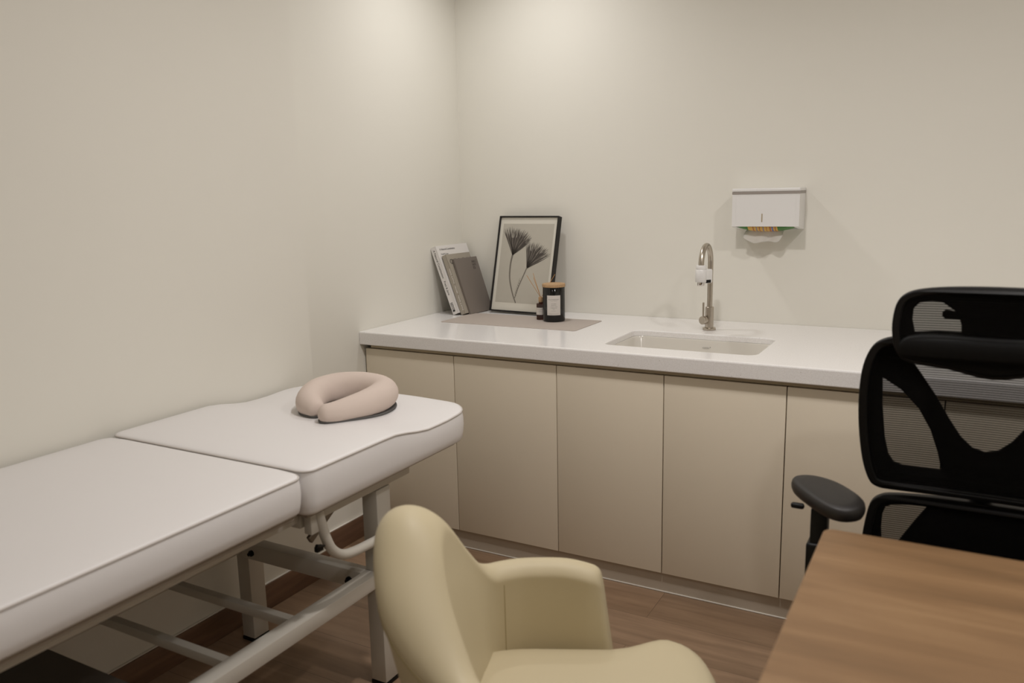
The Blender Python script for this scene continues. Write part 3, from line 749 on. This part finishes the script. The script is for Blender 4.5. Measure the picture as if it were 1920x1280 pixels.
# lower frame
beam('lower_rail', (0.670, -2.842, 0.298), (0.714, -1.578, 0.338)); beam('lower_rail', (0.172, -2.842, 0.298), (0.216, -1.578, 0.338))
cb = beam('lower_beam', (0.219, -1.60, 0.287), (0.669, -1.56, 0.337))
for x in (0.262, 0.628):
    obj('bolt', lathe([(0, 0), (0.009, 0), (0.009, 0.006), (0.005, 0.007), (0.005, 0.014), (0, 0.014)], (x, -1.60, 0.309), 12, (0, -1, 0)), M_black, cb)
for y in (-1.845, -2.045): beam('cross_bar', (0.215, y-0.011, 0.302), (0.671, y+0.011, 0.326))
obj('shelf_panel', rbox((0.217, -2.83, 0.300), (0.669, -2.19, 0.312), 0.002, 1), mat('dark_shelf', (0.10, 0.085, 0.07, 1), 0.5), t)
# curved support tube of the head section, knob and strut
pth = catmull([(0.742, -1.822, 0.606), (0.744, -1.815, 0.57), (0.748, -1.806, 0.530), (0.750, -1.79, 0.497), (0.750, -1.758, 0.472), (0.748, -1.71, 0.460), (0.744, -1.64, 0.453), (0.742, -1.58, 0.449)], 6)
tb = obj('support_tube', tube(pth, 0.0125, 16), M_metal, t, 60)
obj('tube_bracket', rbox((0.722, -1.850, 0.555), (0.745, -1.806, 0.6085), 0.003, 2), M_metal, t)
obj('wing_knob', rbox((0.744, -1.846, 0.512), (0.756, -1.824, 0.526), 0.003, 2), M_black, tb)
bm = tube([(0.757, -1.823, 0.522), (0.757, -1.85, 0.532)], [0.0028, 0.0045], 8); obj('knob_wing', bm, M_black, tb)
pth = [Vector((0.66, -1.80, 0.490)), Vector((0.66, -1.62, 0.600))]
obj('lift_strut', rbox((0.650, -0.5*0.16, -0.010), (0.662, 0.5*0.26, 0.010), 0.002, 1, None, Matrix.Translation((0, -1.70, 0.535)) @ Matrix.Rotation(math.atan2(0.11, 0.18), 4, 'X')), M_steelbar, t)

# horseshoe neck pillow
t = thing('neck_pillow', 'pale peach horseshoe-shaped neck pillow resting on the white bed', 'pillow', (0.49, -1.45, 0.733))
ctl = [((0.502, -1.552, 0.757), 0.026), ((0.458, -1.528, 0.762), 0.037), ((0.420, -1.475, 0.766), 0.040), ((0.400, -1.415, 0.768), 0.041), ((0.420, -1.358, 0.770), 0.042), ((0.470, -1.325, 0.770), 0.042),
       ((0.528, -1.322, 0.768), 0.042), ((0.577, -1.348, 0.766), 0.042), ((0.598, -1.400, 0.764), 0.041), ((0.600, -1.455, 0.761), 0.039), ((0.594, -1.510, 0.759), 0.036), ((0.580, -1.556, 0.757), 0.032), ((0.566, -1.580, 0.757), 0.029)]
pts = catmull([c[0] for c in ctl], 6); rds = catmull([(c[1], 0, 0) for c in ctl], 6); rds = [r.x for r in rds]
# rounded ends
def ends(pts, rds):
    d0 = (pts[0]-pts[1]).normalized(); d1 = (pts[-1]-pts[-2]).normalized(); r0, r1 = rds[0], rds[-1]
    a = [(pts[0]+d0*r0*math.sin(q)*0.8, r0*math.cos(q)) for q in (1.45, 1.2, 0.9, 0.6, 0.3)]
    b = [(pts[-1]+d1*r1*math.sin(q)*0.8, r1*math.cos(q)) for q in (0.3, 0.6, 0.9, 1.2, 1.45)]
    return [x[0] for x in a]+pts+[x[0] for x in b], [x[1] for x in a]+rds+[x[1] for x in b]
pts2, rds2 = ends(pts, rds)
bm = tube(pts2, rds2, 24)
def bedz(x, y): return ztop_head(x, y)+0.0008
for v in bm.verts:
    fl = bedz(v.co.x, v.co.y)+0.0045
    if v.co.z < fl: v.co.z = fl
obj('pillow_cover', bm, M_pillow, t, 60)
rd3 = [r*0.86 for r in rds2]
bm = tube([Vector((p.x, p.y, bedz(p.x, p.y)+0.006)) for p in pts2], rd3, 24)
for v in bm.verts:
    fl = bedz(v.co.x, v.co.y); v.co.z = min(max(v.co.z, fl), fl+0.006)
obj('grey_underside', bm, M_pillowbase, t, 60)

# ------------------------------------------------------------ beige tub chair
HD = 0.439                       # heading
AO = Vector((1.307, -2.039, 0))  # seat centre line on the floor
fw = Vector((math.cos(HD), math.sin(HD), 0)); lf = Vector((-math.sin(HD), math.cos(HD), 0))
def LC(f, l, z): return AO+fw*f+lf*l+Vector((0, 0, z))
t = thing('tub_chair', 'khaki beige leatherette tub armchair in front of the oak desk', 'armchair', AO)
AW, AF, ZA, ZBK = 0.236, 0.206, 0.583, 0.787
plan = catmull([(AF, -AW, 0), (0.12, -AW-0.004, 0), (0.075, -AW+0.004, 0), (0.010, -0.192, 0), (-0.040, -0.10, 0), (-0.050, 0, 0), (-0.040, 0.10, 0), (-0.010, 0.190, 0), (0.05, AW-0.006, 0), (0.12, AW+0.004, 0), (AF, AW, 0)], 7)
def shell_section(i):
    n = len(plan); acc = [0]
    for a, b in zip(plan, plan[1:]): acc.append(acc[-1]+(b-a).length)
    p = plan[i]; s = acc[i]/acc[-1]; q = abs(s-0.5)*2
    tg = plan[min(i+1, n-1)]-plan[max(i-1, 0)]; tg.normalize(); nrm = Vector((tg.y, -tg.x, 0))
    if nrm.dot(Vector((p.x-0.06, p.y, 0))) < 0: nrm = -nrm
    bk_ = 1-ss(0.22, 0.52, q)
    top = ZA+(ZBK-ZA)*(1-ss(0.02, 0.535, q))
    if q > 0.84: top -= 0.010*((q-0.84)/0.16)**2
    return p, nrm, bk_, top, q
def shell():
    bm = bmesh.new(); rings = []; cap = []; inner = []
    for i in range(len(plan)):
        p, nrm, bk_, top, q = shell_section(i)
        thk = 0.034+0.030*bk_; lean = 0.060*bk_+0.010; zb = 0.335; K = 6; zc = top-thk; ring = []
        for k in range(K+1):
            z = zb+(zc-zb)*k/K; ring.append((thk*(0.92-0.25*bk_*(1-k/K)), z))
        for k in range(1, 10):
            a = math.pi*k/10; ring.append((thk*math.cos(a), zc+thk*math.sin(a)))
        for k in range(K, -1, -1):
            z = zb+(zc-zb)*k/K; ring.append((-thk*0.92, z))
        R = []
        for j, (o_, z) in enumerate(ring):
            hz = max(0, (z-zb)/(ZBK-zb)); loc = p+nrm*(o_+lean*hz**1.3)
            R.append(bm.verts.new(LC(loc.x, loc.y, z)))
        rings.append(R); cap.append(R[K].co.copy()); inner.append([v.co.copy() for v in R[K+10:]])
    for A, B in zip(rings, rings[1:]):
        m_ = len(A)
        for k in range(m_): bm.faces.new((A[k], A[(k+1) % m_], B[(k+1) % m_], B[k]))
    for R in (rings[0], rings[-1]):
        m_ = len(R); cen = sum((v.co for v in R), Vector())/m_; last = R
        for q, sc, dr in ((0.010, 0.95, 0.003), (0.020, 0.80, 0.010), (0.026, 0.5, 0.022)):
            new = []
            for v in R:
                dx = (v.co-cen); h_ = (v.co.z-0.335)/(ZA-0.335)
                co = cen+lf*dx.dot(lf)*sc+fw*(q+dx.dot(fw)+0.03*(1-h_)); co.z = 0.335+(v.co.z-0.335)*(1-dr/0.24)
                new.append(bm.verts.new(co))
            for k in range(m_): bm.faces.new((last[k], last[(k+1) % m_], new[(k+1) % m_], new[k]))
            last = new
        bm.faces.new(last)
    return bm, cap, inner
sh_bm, cap_line, inner_ = shell()
o = obj('shell', sh_bm, M_leather, t, 0)
for p in o.data.polygons: p.use_smooth = True
sb = o.modifiers.new('sub', 'SUBSURF'); sb.levels = 1; sb.render_levels = 2
obj('seam', tube(cap_line[4:-4], 0.0022, 8), M_seam, o, 60)
for k in (17, len(plan)-18): obj('seam', tube(inner_[k], 0.0009, 8), M_seam, o, 60)
# seat cushion
bm = bmesh.new(); rings = []
def seatpts(i):
    out = []
    for k in range(56):
        a = 2*math.pi*k/56; e = 0.52; ca, sa = math.cos(a), math.sin(a)
        f_s = (0.284 if ca > 0 else 0.235)-i; l_s = 0.197-i+(0.072*ss(0.05, 0.7, ca) if ca > 0 else 0)
        out.append((0.165+f_s*math.copysign(abs(ca)**e, ca), l_s*math.copysign(abs(sa)**e, sa)))
    return out
for i, z in [(0.05, 0.300), (0.015, 0.303), (0.0, 0.318), (-0.004, 0.345), (0.0, 0.392), (0.010, 0.412), (0.028, 0.425), (0.06, 0.432), (0.11, 0.434), (0.16, 0.434)]:
    rings.append([bm.verts.new(LC(a, b, z)) for a, b in seatpts(i)])
for A, B in zip(rings, rings[1:]):
    n = len(A)
    for k in range(n): bm.faces.new((A[k], A[(k+1) % n], B[(k+1) % n], B[k]))
bm.faces.new(rings[0]); bm.faces.new(rings[-1])
o = obj('seat', bm, M_leather, t, 0)
for p in o.data.polygons: p.use_smooth = True
sc_ = LC(0.13, 0, 0)
obj('seat_base', lathe([(0, 0.262), (0.16, 0.262), (0.185, 0.27), (0.19, 0.299), (0, 0.299)], (sc_.x, sc_.y, 0), 40), M_black, t)
for a, b in ((0.15, 0.15), (0.15, -0.15), (-0.13, 0.15), (-0.13, -0.15)):
    obj('leg', tube([LC(0.13+a*0.85, b*0.85, 0.263), LC(0.13+a*1.3, b*1.3, 0.0)], [0.016, 0.010], 14), M_black, t)

# ------------------------------------------------------------ desk
t = thing('desk', 'light oak-topped desk with rounded corner in the right foreground', 'desk', (2.5, -2.1, 0))
me = plate([rrect(1.845, 3.25, -2.47, -1.762, 0.018, 6)], 0.025, Matrix.Translation((0, 0, 0.7375)), 0.002)
finish('desktop', me, M_desk, t, 30)
for x in (1.98, 3.13):
    for y in (-2.40, -1.83): beam_ = obj('leg', rbox((x-0.02, y-0.02, 0), (x+0.02, y+0.02, 0.7245), 0.003, 2), M_plast, t)
obj('apron', rbox((2.0, -2.39, 0.69), (3.11, -2.37, 0.7245), 0.001, 1), M_plast, t)
obj('apron', rbox((2.0, -1.86, 0.69), (3.11, -1.84, 0.7245), 0.001, 1), M_plast, t)

# ------------------------------------------------------------ black mesh office chair
OX = 2.087
t = thing('office_chair', 'black mesh high-back office chair with headrest behind the desk', 'office chair', (OX, -1.42, 0))
def sym(half, closed_mid=True):
    """mirror a half outline (points with x <= 0, from top centre round to bottom centre)"""
    h = [p for p in half]; return h+[(-x, z) for x, z in reversed(h) if x < -0.001]
def smooth2(pts, n=5, closed=True): return [(p.x, p.y) for p in catmull([(a, b, 0) for a, b in pts], n, closed)]
def curve_y(me, y0, k, k2=0.0, zc=0):
    """wrap a chair panel: sides come forward"""
    for v in me.vertices:
        v.co.y += -k*v.co.x**2
def panel(name, outlines, th, y, k, m, bev=0.003, parent=None):
    me = plate(outlines, th, Matrix(((1, 0, 0, 0), (0, 0, -1, 0), (0, 1, 0, 0), (0, 0, 0, 1))), bev)
    curve_y(me, 0, k)
    me.transform(Matrix.Translation((OX, y, 0))); return finish(name, me, m, parent or t, 35)
def inset(pts, d_):
    cx_ = sum(p[0] for p in pts)/len(pts); cz_ = sum(p[1] for p in pts)/len(pts); n = len(pts); out = []
    for i in range(n):
        a = Vector(pts[i-1]); b = Vector(pts[(i+1) % n]); tg = (b-a).normalized(); nr = Vector((-tg.y, tg.x)); p = Vector(pts[i])
        if nr.dot(Vector((cx_, cz_))-p) < 0: nr = -nr
        q = p+nr*d_; out.append((q.x, q.y))
    return out
back = smooth2(sym([(0, 1.010), (-0.10, 1.012), (-0.16, 1.013), (-0.195, 1.010), (-0.222, 0.992), (-0.238, 0.95), (-0.243, 0.89), (-0.240, 0.818), (-0.230, 0.747), (-0.215, 0.700), (-0.198, 0.684), (-0.165, 0.680), (-0.08, 0.679), (0, 0.679)]), 4)
KB = 0.35
obj_back = panel('back_frame', [back, inset(back, 0.017)], 0.022, -1.300, KB, M_black)
netp = densify(inset(back, 0.014), 0.03)
def net(name, outline, y, k, parent=None):
    # net as a grid clipped to its outline: rows between the left and right edge
    b = bmesh.new(); zs = [p[1] for p in outline]; z0_, z1_ = min(zs), max(zs); nr = 26; nc = 22; rows = []
    n = len(outline)
    for r in range(nr+1):
        z = z0_+0.0006+(z1_-z0_-0.0012)*(0.5-0.5*math.cos(math.pi*r/nr)); xs = []
        for i in range(n):
            (xa, za), (xb, zb_) = outline[i], outline[(i+1) % n]
            if (za-z)*(zb_-z) <= 0 and za != zb_: xs.append(xa+(xb-xa)*(z-za)/(zb_-za))
        if len(xs) < 2: continue
        xl, xr = min(xs), max(xs)
        rows.append([b.verts.new((OX+xl+(xr-xl)*c_/nc, y-k*(xl+(xr-xl)*c_/nc)**2, z)) for c_ in range(nc+1)])
    for A, B in zip(rows, rows[1:]):
        for c_ in range(nc): b.faces.new((A[c_], A[c_+1], B[c_+1], B[c_]))
    return obj(name, b, M_net, parent or t, 60)
net('back_net', inset(back, 0.012), -1.304, KB)
# Y-shaped back support behind the net, as one plate with openings
tri = [(-0.201, 0.921), (-0.198, 0.859), (-0.190, 0.789), (-0.181, 0.752), (-0.170, 0.735), (-0.153, 0.729), (-0.112, 0.728), (-0.077, 0.727), (-0.087, 0.767), (-0.103, 0.813), (-0.128, 0.858), (-0.163, 0.896)]
cen = sym([(0, 0.9615), (-0.06, 0.9615), (-0.148, 0.9615), (-0.130, 0.936), (-0.097, 0.887), (-0.069, 0.839), (-0.046, 0.804), (-0.024, 0.783), (0, 0.776)])
tri_s = [(p[0], p[1]) for p in tri]
sup_out = inset(back, 0.014)
panel('back_support', [sup_out, tri_s, [(-x, z) for x, z in reversed(tri_s)], cen], 0.012, -1.280, KB, M_blackmatte, 0.002)
# lumbar panel
lum = smooth2(sym([(0, 0.668), (-0.08, 0.668), (-0.163, 0.664), (-0.192, 0.657), (-0.209, 0.640), (-0.217, 0.605), (-0.222, 0.553), (-0.216, 0.515), (-0.19, 0.50), (-0.1, 0.497), (0, 0.497)]), 4)
panel('lumbar_frame', [lum, inset(lum, 0.017)], 0.022, -1.285, KB, M_black)
net('lumbar_net', inset(lum, 0.012), -1.290, KB)
lw = [(-0.183, 0.530), (-0.187, 0.575), (-0.186, 0.608), (-0.180, 0.626), (-0.165, 0.633), (-0.13, 0.636), (-0.098, 0.638), (-0.121, 0.601), (-0.145, 0.559), (-0.160, 0.530)]
panel('lumbar_support', [inset(lum, 0.014), lw, [(-x, z) for x, z in reversed(lw)]], 0.012, -1.265, KB, M_blackmatte, 0.002)
# headrest
hd = smooth2(sym([(0, 1.127), (-0.088, 1.125), (-0.140, 1.119), (-0.166, 1.108), (-0.179, 1.088), (-0.184, 1.050), (-0.181, 1.015), (-0.174, 0.993), (-0.158, 0.975), (-0.125, 0.966), (-0.077, 0.960), (0, 0.945)]), 4)
HK = 0.6
panel('headrest_frame', [hd, inset(hd, 0.014)], 0.022, -1.345, HK, M_black)
net('headrest_net', inset(hd, 0.010), -1.351, HK)
hw = [(-0.143, 1.030), (-0.149, 1.055), (-0.148, 1.078), (-0.138, 1.090), (-0.115, 1.094), (-0.095, 1.091), (-0.080, 1.080), (-0.0725, 1.074), (-0.090, 1.077), (-0.096, 1.072), (-0.096, 1.064), (-0.090, 1.0585), (-0.064, 1.0575), (-0.061, 1.048), (-0.060, 1.032), (-0.10, 1.033)]
panel('headrest_support', [inset(hd, 0.012), hw, [(-x, z) for x, z in reversed(hw)]], 0.012, -1.325, HK, M_blackmatte, 0.002)
panel('headrest_pad', [smooth2(sym([(0, 1.028), (-0.10, 1.030), (-0.150, 1.026), (-0.170, 1.010), (-0.169, 0.990), (-0.154, 0.977), (-0.08, 0.965), (0, 0.950)]), 4)], 0.030, -1.345, HK, M_blackmatte, 0.008)
obj('headrest_stem', tube(catmull([(OX, -1.31, 1.03), (OX, -1.275, 0.99), (OX, -1.266, 0.972)], 5), 0.014, 12), M_black, t)
# spine, seat, arms, base
obj('back_spine', tube(catmull([(OX, -1.268, 0.755), (OX, -1.248, 0.66), (OX, -1.25, 0.52), (OX, -1.33, 0.44), (OX, -1.45, 0.42)], 5), 0.022, 12), M_black, t)
obj('seat', rbox((OX-0.245, -1.76, 0.44), (OX+0.245, -1.31, 0.492), 0.024, 4), M_blackmatte, t)
obj('seat_mechanism', rbox((OX-0.09, -1.62, 0.385), (OX+0.09, -1.38, 0.439), 0.012, 3), M_black, t)
def arm(s):
    A = Vector((OX+s*-0.335, -1.335, 0.670)); Bp = Vector((OX+s*-0.243, -1.445, 0.666)); dd = (Bp-A).normalized(); pr_ = Vector((-dd.y, dd.x, 0))
    ol = []
    L_ = (Bp-A).length
    for k in range(40):
        a = 2*math.pi*k/40; ca, sa = math.cos(a), math.sin(a)
        rx = L_/2+0.030; ry = 0.053+0.002*ca
        ol.append((math.copysign(abs(ca)**0.8, ca)*rx, math.copysign(abs(sa)**0.85, sa)*ry-0.005*math.cos(2*a)))
    bm = bmesh.new(); rings = []
    mt_ = frame_mtx((A+Bp)/2, dd, pr_)
    for sc, z in [(0.80, -0.016), (0.93, -0.014), (1.0, -0.006), (1.01, 0.002), (0.98, 0.009), (0.90, 0.0135), (0.70, 0.0155), (0.4, 0.016), (0.12, 0.016)]:
        rings.append([bm.verts.new(mt_ @ Vector((x*(1-(1-sc)*0.4) if sc > 0.75 else x*sc, y*sc, z))) for x, y in ol])
    for P_, Q_ in zip(rings, rings[1:]):
        n = len(P_)
        for k in range(n): bm.faces.new((P_[k], P_[(k+1) % n], Q_[(k+1) % n], Q_[k]))
    bm.faces.new(rings[0]); bm.faces.new(rings[-1])
    ar = obj('armrest', bm, mat('armrest_rubber', (0.013, 0.0105, 0.009, 1), 0.5), t, 0)
    for p in ar.data.polygons: p.use_smooth = True
    px_ = OX-s*0.298
    obj('arm_post', rbox((px_-0.017, -1.43, 0.44), (px_+0.017, -1.385, 0.652), 0.006, 3), M_black, ar)
    obj('arm_bracket', rbox((min(px_-0.017, OX-s*0.09), -1.53 if False else -1.43, 0.395), (max(px_+0.017, OX-s*0.09), -1.385, 0.425), 0.004, 2), M_black, ar)
    obj('arm_sleeve', rbox((px_-0.023, -1.437, 0.40), (px_+0.023, -1.378, 0.575), 0.007, 3), M_black, ar)
    obj('height_button', rbox((px_-s*0.045-0.014, -1.428, 0.644), (px_-s*0.045+0.014, -1.414, 0.656), 0.005, 3), M_black, ar)
arm(1); arm(-1)
obj('gas_lift', lathe([(0, 0.09), (0.027, 0.09), (0.027, 0.26), (0.015, 0.265), (0.015, 0.386), (0, 0.386)], (OX, -1.48, 0), 24), M_black, t)
for k in range(5):
    a = math.radians(18+72*k); q = Vector((OX, -1.48, 0)); e = q+Vector((math.cos(a), math.sin(a), 0))*0.29
    sp = obj('base_spoke', tube([q+Vector((0, 0, 0.105)), e+Vector((0, 0, 0.075))], [0.024, 0.014], 10), M_black, t)
    obj('caster', lathe([(0, -0.02), (0.024, -0.02), (0.027, -0.016), (0.027, 0.016), (0.024, 0.02), (0, 0.02)], e+Vector((0, 0, 0.0275)), 20, (-math.sin(a), math.cos(a), 0)), M_black, sp)
